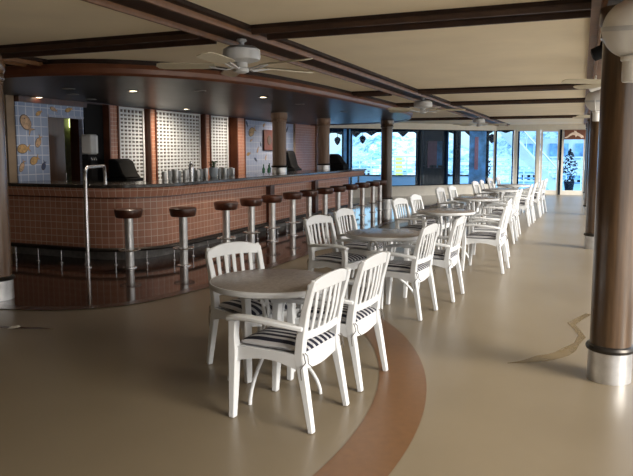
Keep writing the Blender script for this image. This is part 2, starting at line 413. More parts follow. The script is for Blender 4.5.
# lattices
def lattice(y0, y1, z0, z1, ny, nz, label):
    t = thing('lattice_panel', label, 'lattice', (0, 0, 0))
    fr = MB(); w = .05
    fr.box(BX+.02, BX+.07, y0, y0+w, z0, z1).box(BX+.02, BX+.07, y1-w, y1, z0, z1).box(BX+.02, BX+.07, y0+w, y1-w, z1-w, z1).box(BX+.02, BX+.07, y0+w, y1-w, z0, z0+w)
    obj('frame', fr, M['white_resin'], t, smooth=0)
    g = MB(); a = (y1-y0-2*w); b = (z1-z0-2*w); sy = a/ny; sz = b/nz
    for i in range(1, ny): c = y0+w+i*sy; g.box(BX+.03, BX+.05, c-sy*.20, c+sy*.20, z0+w, z1-w)
    for i in range(1, nz): c = z0+w+i*sz; g.box(BX+.035, BX+.055, y0+w, y1-w, c-sz*.26, c+sz*.26)
    obj('grid', g, M['white_resin'], t, smooth=0)
lattice(9.94, 10.70, .95, 2.39, 6, 19, 'narrow white square lattice panel, first from the left behind the bar')
lattice(11.03, 12.74, .95, 2.40, 13, 19, 'wide white square lattice panel, middle of three behind the bar')
lattice(13.10, 13.98, .95, 2.40, 6, 19, 'narrow white lattice panel right of the wide one behind the bar')
struct('trim_4', MB().box(BX-.06, BX+.10, 9.07, 20.15, 2.385, 2.399).box(BX-.06, BX+.10, 7.6, 9.07, 2.31, 2.399), M['red_wood'], smooth=0)
# tiled pilasters with wood edges
for (a, b, l) in [(9.56, 9.84, 'left of the first lattice'), (10.76, 10.98, 'left of the wide lattice'), (12.80, 13.04, 'right of the wide lattice'), (14.27, 14.70, 'left of the pale blue mural')]:
    t = thing('tiled_pilaster', 'narrow terracotta tiled pilaster with wooden edges '+l, 'pilaster', (0, 0, 0))
    obj('tile_face', MB().box(BX-.04, BX+.14, a+.035, b-.035, 0, 2.384), M['small_tile'], t, smooth=0)
    obj('edge_trim', MB().box(BX-.04, BX+.16, a, a+.035, 0, 2.384).box(BX-.04, BX+.16, b-.035, b, 0, 2.384), M['canopy_wood'], t, smooth=0)
t = thing('tiled_pilaster', 'broad terracotta tiled wall panel behind the second bar column', 'pilaster', (0, 0, 0))
obj('tile_face', MB().box(BX-.04, BX+.06, 18.0, 19.6, 0, 2.384), M['small_tile'], t, smooth=0)
obj('edge_trim', MB().box(BX-.04, BX+.1, 19.6, 19.75, 0, 2.384), M['trim_wood'], t, smooth=0)
struct('wall_recess', MB().box(BX-.05, BX+.03, 9.08, 9.55, 0, 2.384), M['black'], smooth=0)

# back counter
struct('baseboard_bar', MB().box(-7.84, -7.35, 8.55, 17.3, 0, .12), M['kick'], smooth=0)
t = thing('back_counter', 'dark service counter along the wall behind the bar', 'counter', (0, 0, 0))
obj('cabinet', MB().box(-7.82, -7.35, 8.57, 17.3, .12, .92), M['red_wood'], t, smooth=0)
obj('worktop', MB().box(-7.82, -7.3, 8.55, 17.35, .92, .97), M['black'], t, bevel=.01)

# beverage dispenser
t = thing('beverage_dispenser', 'white and black beverage dispenser at left end of back counter', 'dispenser', (-7.55, 9.0, .97-.0))
t.location = (-7.60, 8.76, .97)
obj('body', MB().box(-.15, .12, -.13, .13, 0, .44).box(-.15, .06, -.13, .13, .44, .54), M['black'], t, bevel=.015)
obj('header', MB().box(-.15, .14, -.14, .14, .54, .87), M['table_rim'], t, bevel=.03)
obj('light_panel', MB().box(.141, .148, .05, .13, .56, .85), M['white_resin'], t, bevel=.003)  # whiter strip on the right part of the header front
for yy in (-.08, 0, .08):
    obj('tap', MB().tube([(.06, yy, .48), (.11, yy, .48), (.12, yy, .44)], .012, up=(0, 1, 0)), M['chrome'], t)
t.scale = (.7, .62, 1)
obj('drip_tray', MB().box(.12, .2, -.12, .12, 0, .03), M['steel'], t, bevel=.005)

def register(loc, label, w=.5, h=.42, rz=0):
    t = thing('cash_register', label, 'cash register', loc, rz)
    obj('base', MB().box(-.22, .22, -w/2, w/2, 0, .12), M['black'], t, bevel=.02)
    pr = [(-.18, .12), (.2, .12), (.12, .2), (.02, h-.04), (-.06, h), (-.18, h)]
    obj('display_hood', MB().prism_dir(pr, lambda a, b: (a, -w*.46, b), lambda a, b: (a, w*.46, b)), M['black'], t, bevel=.03)
    obj('screen', MB().box(-.182, -.178, -w*.38, w*.38, .2, h-.05), M['steel'], t)
register((-6.2+.0, 7.95, 1.1), 'black covered cash register at left end of the bar top', .5, .42) if False else None
register((-7.58, 9.62, .97), 'black cash register in front of the first lattice', .50, .46)
register((-7.58, 16.9, .97), 'black cash register in front of the tiled wall panel', .5, .62)
register((-6.05, 16.55, 1.1), 'black cash register on the bar top near its far end', .42, .4, 0)

# bottles on back counter
bt = MB().lathe([(.035, 0), (.038, .02), (.038, .17), (.014, .22), (.013, .28), (.016, .285), (.016, .3)], 14)
bme = bt.mesh('bottle', M['bottle'])
for i in range(9):
    o = bpy.data.objects.new('bottle', bme); C.objects.link(o); o.location = (-7.5+.06*(i % 2), 15.0+.17*i, .97)
    o.scale = (1, 1, .8+.25*random.random())
    tag(o, 'small dark green bottle standing on the back counter below the pale mural', 'bottle', 'bottles on the back counter')

# ------------------------------------------------------------------ the bar
def barpath(off, yend, n=14):
    """front line offset inwards by off"""
    p = [(-7.96, 7.25+off), (-6.45, 7.25+off)]
    r = .95-off
    for i in range(1, n):
        a = -PI/2+i*(PI/2)/n; p.append((-6.45+max(r, .02)*math.cos(a), 8.20+max(r, .02)*math.sin(a)))
    if r < 0: p = [(-7.96, 7.25+off), (-5.5-off, 7.25+off)]
    p += [(-5.5-off, 8.2 if r > 0 else 7.3+off)]
    y = p[-1][1]
    while y < yend-.8: y += .7; p.append((-5.5-off, y))
    p.append((-5.5-off, yend)); return p
def slab(o0, o1, z0, z1, yend):
    a = barpath(o0, yend); b = barpath(o1, yend)
    return MB().prism(a+b[::-1], z0, z1)
def facing(off, z0, z1, yend, mat, name, parent, voff=0, slope=0, th=.02):
    a = barpath(off, yend); a2 = barpath(off+slope, yend); c = barpath(off+.04+slope, yend)
    me = bpy.data.meshes.new(name); vs = []; fs = []; L = [0]
    for p, q in zip(a, a[1:]): L.append(L[-1]+math.dist(p, q))
    k = len(a)
    vs = [(x, y, z1) for x, y in a]+[(x, y, z0) for x, y in a2]
    fs = [(i, k+i, k+i+1, i+1) for i in range(k-1)]
    e = [(a[-1][0], yend, z1), (a2[-1][0], yend, z0), (a[-1][0]-.7, yend, z0), (a[-1][0]-.7, yend, z1)]
    o = len(vs); vs += e; fs.append((o, o+1, o+2, o+3))
    me.from_pydata(vs, [], fs)
    uv = me.uv_layers.new(name='UVMap')
    for poly in me.polygons:
        for li, vi in zip(poly.loop_indices, poly.vertices):
            if vi < 2*k: u = L[vi % k]; w = vs[vi][2]-z0+voff
            else: u = -vs[vi][0]*1.0; w = vs[vi][2]-z0+voff
            uv.data[li].uv = (u, w)
    me.materials.append(M[mat])
    return obj(name, me, M[mat], parent)
bar = thing('bar_counter', 'long curved bar faced in terracotta tiles with dark stone top', 'bar', (0, 0, 0))
obj('countertop', slab(-.03, .86, 1.05, 1.10, 17.25), M['counter'], bar, bevel=.008, smooth=30)
facing(.0, .92, 1.05, 17.2, 'bar_tile', 'apron_band', bar, voff=.008, slope=.04)
obj('groove', slab(.05, .84, .90, 1.05, 17.18), M['red_wood'], bar, smooth=0)
facing(.13, .19, .905, 16.2, 'bar_tile', 'tile_face', bar, voff=.05)
obj('cabinet', slab(.14, .80, .17, .90, 16.19), M['red_wood'], bar, smooth=0)
obj('kick_plate', slab(.24, .75, .009, .17, 16.0), M['kick'], bar, smooth=30)
obj('ledge', slab(.09, .20, .165, .192, 16.1), M['dark_metal'], bar, smooth=30)
for y in (11.45, 13.75):
    obj('post', MB().box(-5.64, -5.53, y-.09, y+.09, .02, .92), M['red_wood'], bar, bevel=.01)

# foot rail
fr = thing('foot_rail', 'dark metal foot rail running along the front of the bar', 'rail', (0, 0, 0))
fp = [(x, y, .21) for x, y in barpath(-.18, 16.1)]
obj('rail', MB().tube(fp, .024, 10), M['dark_metal'], fr)
L = 0; last = 0
pts = fp
for p, q in zip(pts, pts[1:]):
    seg = math.dist(p, q); d0 = last
    while d0 < seg:
        u = d0/seg; x = p[0]+(q[0]-p[0])*u; y = p[1]+(q[1]-p[1])*u
        obj('bracket', MB().tube([(x, y, .009), (x, y, .21)], .008, 8, up=(1, 0, 0)).lathe([(.03, .009), (.03, .016), (.012, .02)], 10, Matrix.Translation((x, y, 0))), M['chrome'], fr)
        d0 += .42
    last = d0-seg

# ------------------------------------------------------------------ bar stools
st = thing('bar_stool', '', 'bar stool', (-5.8, 7.39-.0, .008), 0, 'bar stools along the bar')
obj('seat', MB().lathe([(.02, .675), (.158, .675), (.170, .69), (.185, .765), (.182, .785), (.165, .795), (.02, .80)], 28), M['seat_wood'], st)
obj('post', MB().lathe([(.057, .018), (.057, .665), (.09, .673), (.09, .68)], 20), M['steel'], st)
obj('base_flange', MB().lathe([(.095, 0), (.095, .01), (.06, .02), (.05, .022)], 24), M['chrome'], st)
ring = MB(); ring.tube([(.135*math.cos(a), .135*math.sin(a), .24) for a in [i*2*PI/24 for i in range(25)]], .010, 8)
for a in (0, PI/2, PI, 3*PI/2): ring.tube([(.045*math.cos(a), .045*math.sin(a), .24), (.135*math.cos(a), .135*math.sin(a), .24)], .008, 6)
obj('foot_ring', ring, M['chrome'], st)
spots = [(-5.80, 7.36-.36), (-5.24, 7.72), (-4.97, 8.66), (-4.95, 9.44), (-4.95, 10.22), (-4.95, 11.09), (-4.95, 11.88), (-4.95, 12.75), (-4.95, 13.54), (-4.95, 14.39), (-4.95, 15.29), (-4.95, 16.16), (-4.97, 16.85)]
spots[0] = (-5.57, 7.12); spots[1] = (-4.99, 7.53); 
ordn = ['first', 'second', 'third', 'fourth', 'fifth', 'sixth', 'seventh', 'eighth', 'ninth', 'tenth', 'eleventh', 'twelfth', 'last']
for i, (x, y) in enumerate(spots):
    lab = 'round wooden-seated bar stool on a metal post, %s from the left along the bar' % ordn[i]
    if i == 12: lab = 'round wooden-seated bar stool beside the far column, last along the bar'
    if i == 0: st.location = (x, y, .008); st['label'] = lab
    else: dup(st, (x, y, .008), .3*i, lab)

# handrail by the bar
hp = [(-6.09, 6.91, .01), (-6.10, 6.92, 1.22), (-6.12, 6.95, 1.30), (-6.16, 7.04, 1.345), (-6.55, 7.82, 1.345), (-6.63, 7.94, 1.32), (-6.65, 7.97, 1.25), (-6.65, 7.98, 1.10)]
t = thing('grab_rail', 'tall chrome grab rail bent from the tiled floor to the bar top', 'rail', (0, 0, 0))
obj('tube', MB().tube(hp, .024, 12, up=(.7, -.7, 0)), M['chrome'], t)
obj('floor_flange', MB().lathe([(.05, .008), (.05, .016), (.025, .022)], 16, Matrix.Translation((-6.09, 6.91, 0))), M['chrome'], t)

# glasses on the bar
gm = {}
gm[0] = MB().lathe([(.030, 0), (.036, .15), (.033, .15), (.027, .008)], 14, cap=False).lathe([(.028, .002), (.028, .008)], 14).mesh('tumbler', M['tumbler'])
gm[1] = MB().lathe([(.033, 0), (.038, .02), (.042, .15), (.039, .15), (.03, .01)], 14, cap=False).lathe([(.030, .002), (.030, .01)], 14).mesh('tumbler', M['steel'])
ys = [8.95, 9.04, 9.13, 9.22, 9.31, 9.40, 9.6, 9.70, 9.79, 9.88, 9.97, 10.06, 10.15, 10.62, 10.72, 10.82, 10.92, 11.02, 11.12]
for i, y in enumerate(ys):
    o = bpy.data.objects.new('tumbler', gm[0 if i % 3 == 1 else 1]); C.objects.link(o)
    o.location = (-6.22+.05*((i*7) % 3-1), y, 1.1); s_ = (.9+.25*((i*5) % 4)/4); o.scale = (1, 1, s_)
    if i < 13: tag(o, 'drinking tumbler in the row left of the potted plant on the bar', 'glass', 'tumblers left of the plant')
    else: tag(o, 'drinking tumbler in the row right of the potted plant on the bar', 'glass', 'tumblers right of the plant')
t = thing('cocktail_shaker', 'tall steel shaker standing among the tumblers on the bar', 'shaker', (-6.12, 9.51, 1.1))
obj('cup', MB().lathe([(.03, 0), (.042, .18), (.042, .19)], 16), M['chrome'], t)
obj('cap', MB().lathe([(.042, .19), (.036, .24), (.018, .26), (.018, .29), (.01, .295)], 16), M['chrome'], t)
t = thing('potted_plant', 'small green plant in a pale pot on the bar top', 'plant', (-6.2, 10.37, 1.1))
obj('pot', MB().lathe([(.055, 0), (.075, .03), (.085, .15), (.08, .17), (.07, .165)], 18), M['blue_pot'], t)
lf = MB()
for i in range(60):
    a = random.random()*2*PI; r = random.random()*.08; z = .16+random.random()*.12
    c = Vector((r*math.cos(a), r*math.sin(a), z)); d1 = Vector((math.cos(a), math.sin(a), .6))*.035; d2 = Vector((-math.sin(a), math.cos(a), .2))*.014
    lf.add([c-d1, c+d2, c+d1, c-d2], [(0, 1, 2, 3)])
obj('foliage', lf, M['leaf'], t, smooth=0)

# ------------------------------------------------------------------ columns
def column(x, y, z0, ztop, label, base_h=.225, mat='column_wood', rr=.152):
    q = rr/.152
    t = thing('wooden_column', label, 'column', (x, y, z0))
    h = ztop-z0
    sc = lambda p: [(r*q, z) for r, z in p]
    obj('shaft', MB().lathe(sc([(.152, base_h), (.152, h)]), 40), M[mat], t)
    obj('base_collar', MB().lathe(sc([(.162, .001), (.162, base_h-.02), (.15, base_h-.01)]), 40), M['steel'], t)
    obj('base_ring', MB().lathe(sc([(.160, base_h-.02), (.178, base_h-.012), (.182, base_h+.005), (.172, base_h+.02), (.150, base_h+.028)]), 40), M['dark_metal'], t)
    obj('capital_ring', MB().lathe(sc([(.150, h-.20), (.170, h-.19), (.175, h-.165), (.165, h-.14), (.16, h-.13), (.18, h-.1), (.18, h-.001)]), 40), M[mat], t)
M['light_column'] = wood('light_column_wood', (.10, .052, .026), (.19, .105, .055), rough=.22, coat=.6)  # lighter copy of the column wood, painting in light on the left column
column(.23, 4.80, 0, 2.48, 'wooden column with metal foot nearest the camera at right', rr=.132)
column(.23, 11.40, 0, 2.48, 'second wooden column from the front in the right-hand row', rr=.132)
column(.23, 17.5, 0, 2.48, 'third wooden column from the front in the right-hand row', rr=.132)
column(.23, 23.2, 0, 2.48, 'last wooden column of the right-hand row near the glass doors', rr=.132)
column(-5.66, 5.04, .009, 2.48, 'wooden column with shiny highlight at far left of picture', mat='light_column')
column(-4.89, 17.2, .009, pz-.001, 'wooden column on the floor beyond the last bar stool', .29)
column(-6.17, 13.12, 1.10, pz-.001, 'left of two wooden columns rising from the bar top', .13, 'bar_column')
column(-6.17, 15.80, 1.10, pz-.001, 'right of two wooden columns rising from the bar top', .13, 'bar_column')

# ball loudspeakers on columns
def speaker(x, y, z, label, dx, dy):
    t = thing('ball_speaker', label, 'loudspeaker', (x, y, z), math.atan2(dy, dx))
    sh = MB().lathe([(max(.001, .178*math.sin(a)), -.178*math.cos(a)) for a in [PI/2*i/12 for i in range(12)]]+[(.178, -.002)], 32, Matrix.Rotation(.15, 4, 'Y'))
    obj('lower_shell', sh, M['speaker_w'], t)
    sh = MB().lathe([(.176, .002)]+[(max(.001, .176*math.cos(a)), .002+.172*math.sin(a)) for a in [PI/2*i/12 for i in range(1, 13)]], 32, Matrix.Rotation(.15, 4, 'Y'))
    obj('upper_shell', sh, M['speaker_w'], t)
    obj('seam_band', MB().lathe([(.180, -.014), (.183, 0), (.180, .014)], 32, Matrix.Rotation(.15, 4, 'Y'), cap=False), M['table_rim'], t)
    yo = MB().tube([(.2*math.cos(a), .0, .2*math.sin(a)) for a in [PI*(1.0+i/18) for i in range(19)]], .008, 8, up=(0, 1, 0))
    obj('yoke', yo, M['speaker_w'], t)
    obj('mount', MB().lathe([(.055, -.32), (.06, -.31), (.06, -.20), (.07, -.19), (.07, -.17)], 20, Matrix.Translation((.02, 0, 0))), M['speaker_w'], t)
    obj('arm', MB().tube([(.02, 0, -.27), (-.14, 0, -.27)], .02, 10, up=(0, 1, 0)), M['speaker_w'], t)
M['speaker_w'] = plain('speaker_white', (.74, .73, .70), .4, var=.05)
speaker(.26, 4.45, 2.29, 'large white ball speaker mounted on the nearest right column', .15, -1)
speaker(.19, 11.06, 2.34, 'white ball speaker on the second column of the right row', -.2, -1)

t = thing('spotlight', 'small black spotlight under the right-hand ceiling beam', 'spotlight', (.12, 6.2, 2.4))
obj('lamp_head', MB().lathe([(.03, -.08), (.055, -.07), (.06, .04), (.03, .06)], 16, Matrix.Rotation(1.2, 4, 'Y')), M['black'], t)
obj('stem', MB().tube([(0, 0, .03), (0, 0, .088)], .012, 8, up=(1, 0, 0)), M['black'], t)
t = thing('spotlight', 'pale spotlight under the right-hand beam, above second column speaker', 'spotlight', (.12, 8.9, 2.36))
obj('lamp_head', MB().lathe([(.03, -.08), (.055, -.07), (.06, .04), (.03, .06)], 16, Matrix.Rotation(1.2, 4, 'Y')), M['speaker_w'], t)
obj('stem', MB().tube([(0, 0, .03), (0, 0, .128)], .012, 8, up=(1, 0, 0)), M['speaker_w'], t)

# ------------------------------------------------------------------ ceiling fans
M['blade'] = plain('fan_blade', (.60, .55, .42), .4, var=.05)
fan = thing('ceiling_fan', 'white five-bladed ceiling fan nearest the camera', 'ceiling fan', (-2.74, 5.08, 0), 0)
obj('motor_housing', MB().lathe([(.03, 2.455), (.12, 2.445), (.158, 2.42), (.163, 2.36), (.155, 2.335), (.09, 2.315), (.03, 2.312)], 32), M['white_resin'], fan)
obj('downrod', MB().lathe([(.04, 2.51), (.045, 2.495), (.022, 2.48), (.022, 2.445)], 16), M['white_resin'], fan)
obj('switch_housing', MB().lathe([(.05, 2.315), (.052, 2.27), (.06, 2.262), (.06, 2.235), (.03, 2.222)], 24), M['white_resin'], fan)
def blade_mesh():
    b = MB(); out = []
    pl = [(.23, -.045), (.30, -.06), (.55, -.07), (.68, -.068), (.72, -.05), (.735, 0), (.72, .05), (.68, .068), (.55, .07), (.30, .06), (.23, .045)]
    b.prism(pl, -.004, .004)
    R = Matrix.Translation((0, 0, 2.285)) @ Matrix.Rotation(math.radians(13), 4, 'X')
    b.v = [tuple(R @ Vector(p)) for p in b.v]; return b.mesh('fan_blade', M['blade'], 30)
def arm_mesh():
    b = MB().bar([(.07, 0, 2.265), (.13, .02, 2.250), (.19, .025, 2.260), (.27, 0, 2.278)], [.03, .022, .022, .05], .009)
    b.bar([(.10, -.01, 2.256), (.16, -.03, 2.260), (.27, -.03, 2.274)], .014, .008)
    return b.mesh('blade_arm', M['white_resin'])
bme, ame = blade_mesh(), arm_mesh()
for k in range(5):
    a = math.radians(58+72*k)
    o = obj('blade', bme, None, fan); o.rotation_euler.z = a
    q = obj('blade_arm', ame, None, o)
fan.rotation_euler.z = 0
for (x, y, l, r) in [(-2.62, 11.5, 'white ceiling fan on the middle beam, second from the camera', .5), (-2.6, 18.1, 'white ceiling fan on the middle beam, farthest from the camera', .2),
                     (.42, 8.05, 'ceiling fan over the right columns, blades showing left of the near column', .1), (.42, 15.6, 'ceiling fan over the right columns near the glass doors', .35)]:
    dup(fan, (x, y, 0 if x < 0 else .03), r, l)

# ------------------------------------------------------------------ chairs
def rl(y):   # rear leg + stile path, local: faces +x, rear feet at x=-.25
    return [(-.255, y*1.03, 0), (-.215, y, .22), (-.175, y*.98, .42), (-.185, y*.98, .52), (-.215, y*1.0, .68), (-.25, y*1.02, .80), (-.268, y*.98, .855)]
ch = thing('slatted_armchair', '', 'chair', (0, 0, 0), 0, 'white slatted armchairs round the tables')
for s_ in (-1, 1):
    obj('rear_leg', MB().bar(rl(.205*s_), [.036, .042, .046, .046, .04, .036, .03], [.032, .042, .055, .05, .042, .036, .03], up=(1, 0, .2)), M['white_resin'], ch, bevel=.006)
    obj('front_leg', MB().bar([(.262, .225*s_, 0), (.252, .225*s_, .2), (.245, .225*s_, .40), (.25, .225*s_, .5), (.243, .228*s_, .588)], [.04, .05, .056, .046, .05], [.036, .044, .052, .046, .05], up=(1, 0, 0)), M['white_resin'], ch, bevel=.006)
    am = [(-.205, .215*s_, .582), (-.12, .235*s_, .596), (0, .245*s_, .606), (.12, .243*s_, .612), (.22, .235*s_, .608), (.285, .23*s_, .592)]
    obj('armrest', MB().bar(am, [.038, .05, .058, .058, .056, .05], [.028, .028, .028, .028, .03, .028]), M['white_resin'], ch, bevel=.008)
# seat pan with curved aprons
sp = MB().box(-.175, .25, -.2, .2, .405, .43)
def apron(p0, p1, drop, th, n=9):
    """vertical curved-bottom apron between p0,p1 at z .43"""
    p0, p1 = Vector(p0), Vector(p1); d = (p1-p0); nrm = Vector((-d.y, d.x, 0)).normalized()*th/2
    vs = []
    for i in range(n):
        u = i/(n-1); p = p0+d*u; zb = .43-drop*(.75+.25*math.sin(PI*u)) if drop > 0 else .43+drop*(1-.45*math.sin(PI*u))
        for q in (p-nrm, p+nrm): vs += [(q.x, q.y, .435), (q.x, q.y, zb)]
    fs = []
    for i in range(n-1):
        a = i*4
        fs += [(a, a+1, a+5, a+4), (a+2, a+6, a+7, a+3), (a, a+4, a+6, a+2), (a+1, a+3, a+7, a+5)]
    fs += [(0, 2, 3, 1), ((n-1)*4, (n-1)*4+1, (n-1)*4+3, (n-1)*4+2)]
    return vs, fs
for a, b, dr in (((-.18, -.2, 0), (-.18, .2, 0), .105), ((.245, -.2, 0), (.245, .2, 0), .07), ((-.18, .212, 0), (.235, .22, 0), -.085), ((-.18, -.212, 0), (.235, -.22, 0), -.085)):
    sp.add(*apron(a, b, dr, .022))
obj('seat', sp, M['white_resin'], ch, smooth=30)
# back: top rail, slats, lower rail
def backx(z): return -.185-(z-.52)*.19
def tr_mesh():
    n = 13; vs = []; fs = []
    for i in range(n):
        u = -1+2*i/(n-1); y = .222*u; bow = -.028*(1-u*u)
        zt = .88-.045*abs(u)**2.4; zb = .785-.012*abs(u)**2+.006
        for dx in (-.011, .011):
            vs += [(backx(zt)+bow+dx, y*(1-.0), zt), (backx(zb)+bow+dx, y, zb)]
    for i in range(n-1):
        a = i*4
        fs += [(a, a+1, a+5, a+4), (a+2, a+6, a+7, a+3), (a, a+4, a+6, a+2), (a+1, a+3, a+7, a+5)]
    fs += [(0, 2, 3, 1), ((n-1)*4, (n-1)*4+1, (n-1)*4+3, (n-1)*4+2)]
    return MB().add(vs, fs)
obj('top_rail', tr_mesh(), M['white_resin'], ch, bevel=.005)
n = 9; vs = []
lr = MB().bar([(-.192-.02*(1-u*u), .2*u, .535) for u in [-1+2*i/8 for i in range(9)]], .022, .045)
obj('lower_rail', lr, M['white_resin'], ch, bevel=.004)
for i in range(5):
    u = (-1+2*(i+1)/6); bow = 1-u*u
    obj('slat', MB().bar([(-.192-.02*bow, .19*u, .55), (-.215-.022*bow, .195*u, .65), (-.236-.026*bow, .2*u, .80)], [.024, .026, .030], .012, up=(1, 0, 0)), M['white_resin'], ch, bevel=.003)
# cushion
cu = MB(); nx, ny = 7, 13; vs = []; fs = []
for side in (0, 1):
    for i in range(nx):
        for j in range(ny):
            u = -1+2*i/(nx-1); w = -1+2*j/(ny-1)
            k = (1-abs(u)**5)*(1-abs(w)**5)
            z = .435+(.004 if side == 0 else .022+.034*k)
            if u < -.9: z -= .004
            vs.append((.03+.215*u*(1-.03*w*w), .198*w*(1-.03*u*u), z))
def idx(s_, i, j): return s_*nx*ny+i*ny+j
for i in range(nx-1):
    for j in range(ny-1):
        fs.append((idx(0, i, j), idx(0, i, j+1), idx(0, i+1, j+1), idx(0, i+1, j)))
        fs.append((idx(1, i, j), idx(1, i+1, j), idx(1, i+1, j+1), idx(1, i, j+1)))
for i in range(nx-1):
    for j in (0, ny-1): fs.append((idx(0, i, j), idx(0, i+1, j), idx(1, i+1, j), idx(1, i, j)))
for j in range(ny-1):
    for i in (0, nx-1): fs.append((idx(0, i, j), idx(1, i, j), idx(1, i, j+1), idx(0, i, j+1)))
vs = [(x-.022 if x < -.1 else x, y, z) for x, y, z in vs]
cu.add(vs, fs)
cush = obj('seat_cushion', cu, M['cushion'], ch, subsurf=1, smooth=60)
cush['label'] = 'navy and white striped cushion tied to the seat'
# ties
for s_ in (-1, 1):
    tp = MB().tube([(-.17, .19*s_, .465), (-.215, .225*s_, .44), (-.225, .222*s_, .40), (-.2, .24*s_, .36), (-.205, .235*s_, .30)], .0028, 6, up=(1, 0, 0))
    tp.tube([(-.17, .19*s_, .465), (-.225, .20*s_, .43), (-.235, .21*s_, .39), (-.245, .19*s_, .37)], .0028, 6, up=(1, 0, 0))
    obj('tie', tp, M['tie'] if 'tie' in M else M.setdefault('tie', plain('tie_cord', (.10, .09, .08), .8)), cush)

for me_ in {o.data for o in list(ch.children)+list(cush.children)}:
    for v_ in me_.vertices: v_.co.y *= 1.07
W = PI
chairs = [  # x, y, rot, label
    (-1.56, 3.475, W-.10, 'white slatted armchair with striped cushion, closest of all to the camera'),
    (-1.51, 4.18, W-.09, 'white slatted armchair right of the closest one at the nearest table'),
    (-2.155, 4.14, -.47, 'white slatted armchair on the bar side of the nearest table'),
    (-1.55, 6.10, W-.12, 'white slatted armchair, aisle side of second table, closer to camera'),
    (-1.42, 6.95, W-.05, 'white slatted armchair, aisle side of second table, farther from camera'),
    (-2.33, 6.38, -.25, 'white slatted armchair, bar side of second table, closer to camera'),
    (-2.36, 7.32, -.12, 'white slatted armchair, bar side of second table, farther from camera'),
    (-1.12, 8.78, W-.05, 'white slatted armchair, aisle side of third table, closer to camera'),
    (-1.20, 9.75, W, 'white slatted armchair, aisle side of third table, farther from camera'),
    (-2.20, 9.28, -.18, 'white slatted armchair, bar side of third table, closer to camera'),
    (-2.18, 10.2, -.12, 'white slatted armchair, bar side of third table, farther from camera'),
    (-1.26, 11.65, W, 'white slatted armchair, aisle side of fourth table, closer to camera'),
    (-1.28, 12.60, W, 'white slatted armchair, aisle side of fourth table, farther from camera'),
    (-2.24, 12.45, -.1, 'white slatted armchair, bar side of fourth table, closer to camera'),
    (-2.14, 13.15, -.1, 'white slatted armchair, bar side of fourth table, farther from camera'),
    (-1.22, 14.48, W, 'white slatted armchair, aisle side of fifth table, closer to camera'),
    (-1.18, 15.25, W, 'white slatted armchair, aisle side of fifth table, farther from camera'),
    (-2.02, 15.45, -.1, 'white slatted armchair, bar side of fifth table, closer to camera'),
    (-1.96, 16.15, 0, 'white slatted armchair, bar side of fifth table, farther from camera'),
    (-1.12, 16.60, W, 'white slatted armchair, aisle side of last table, closer to camera'),
    (-1.08, 17.75, W-.1, 'white slatted armchair, aisle side of last table, farther from camera'),
    (-1.98, 17.75, -.1, 'white slatted armchair, bar side of last table, closer to camera'),
    (-1.85, 18.45, .0, 'white slatted armchair, bar side of last table, farther from camera'),
]
for i, (x, y, r, l) in enumerate(chairs):
    if i == 0: ch.location = (x, y, .001); ch.rotation_euler.z = r; ch['label'] = l
    else: dup(ch, (x, y, .001), r, l)

# ------------------------------------------------------------------ tables
tb = thing('round_table', '', 'table', (-1.84, 3.80, 0), 0, 'round tables in a row')
R = .408
obj('tabletop', MB().lathe([(.02, .7225), (R-.012, .7225), (R-.006, .7205), (R-.006, .715), (.02, .715)], 64), M['table_top'], tb)
obj('rim', MB().lathe([(R-.012, .7215), (R, .720), (R+.004, .71), (R+.002, .688), (R-.01, .682), (R-.03, .684), (R-.03, .714)], 64, cap=False), M['table_rim'], tb)
obj('hub', MB().lathe([(.16, .712), (.16, .69), (.05, .68), (.04, .66)], 24), M['white_resin'], tb)
for k in range(4):
    a = k*PI/2; ca, sa = math.cos(a), math.sin(a)
    P = [(.22, .685), (.13, .66), (.075, .58), (.06, .46), (.08, .34), (.15, .25), (.24, .18), (.305, .10), (.33, .04), (.335, 0)]
    q = smooth_poly(P, 1)
    obj('leg', MB().tube([(r*ca, r*sa, z) for r, z in q], .0125, 10, up=(-sa, ca, 0)), M['white_resin'], tb)
    sc = [(.13+.045*math.cos(t)*(1-t/9), .60+.045*math.sin(t)*(1-t/9)) for t in [i*.45 for i in range(15)]]
    obj('scroll', MB().tube([((r)*ca, r*sa, z) for r, z in sc], .008, 8, up=(-sa, ca, 0)), M['white_resin'], tb)
obj('brace_ring', MB().tube([(.085*math.cos(a), .085*math.sin(a), .34) for a in [i*2*PI/20 for i in range(21)]], .009, 8), M['white_resin'], tb)
for (x, y, l) in [(-1.85, 6.48, 'second'), (-1.76, 9.28, 'third'), (-1.75, 12.1, 'fourth'), (-1.65, 15.05, 'fifth'), (-1.60, 17.35, 'farthest')]:
    dup(tb, (x, y, 0), .2, 'round table with hammered grey-brown top, %s in the row from the camera' % l)
tb['label'] = 'round table with hammered grey-brown top, nearest the camera'

# ------------------------------------------------------------------ window walls
F1, F2, F4, F5 = .193, .42, .63, .875
P0 = Vector((.62, 25.6, 0)); P1 = Vector((-3.02, 25.4, 0)); P2 = Vector((-8.6, 19.49, 0))
def wallpt(P, Q, s_, off=0):
    d = (Q-P).normalized(); nrm = Vector((-d.y, d.x, 0)); return P+d*s_+nrm*off
def wallbox(mb, P, Q, s0, s1, z0, z1, t=.06, off=0):
    a = wallpt(P, Q, s0, off-t/2); b = wallpt(P, Q, s1, off-t/2); c = wallpt(P, Q, s1, off+t/2); d = wallpt(P, Q, s0, off+t/2)
    return mb.prism([(a.x, a.y), (b.x, b.y), (c.x, c.y), (d.x, d.y)], z0, z1)
LR = (P0-P1).length; LL = (P1-P2).length
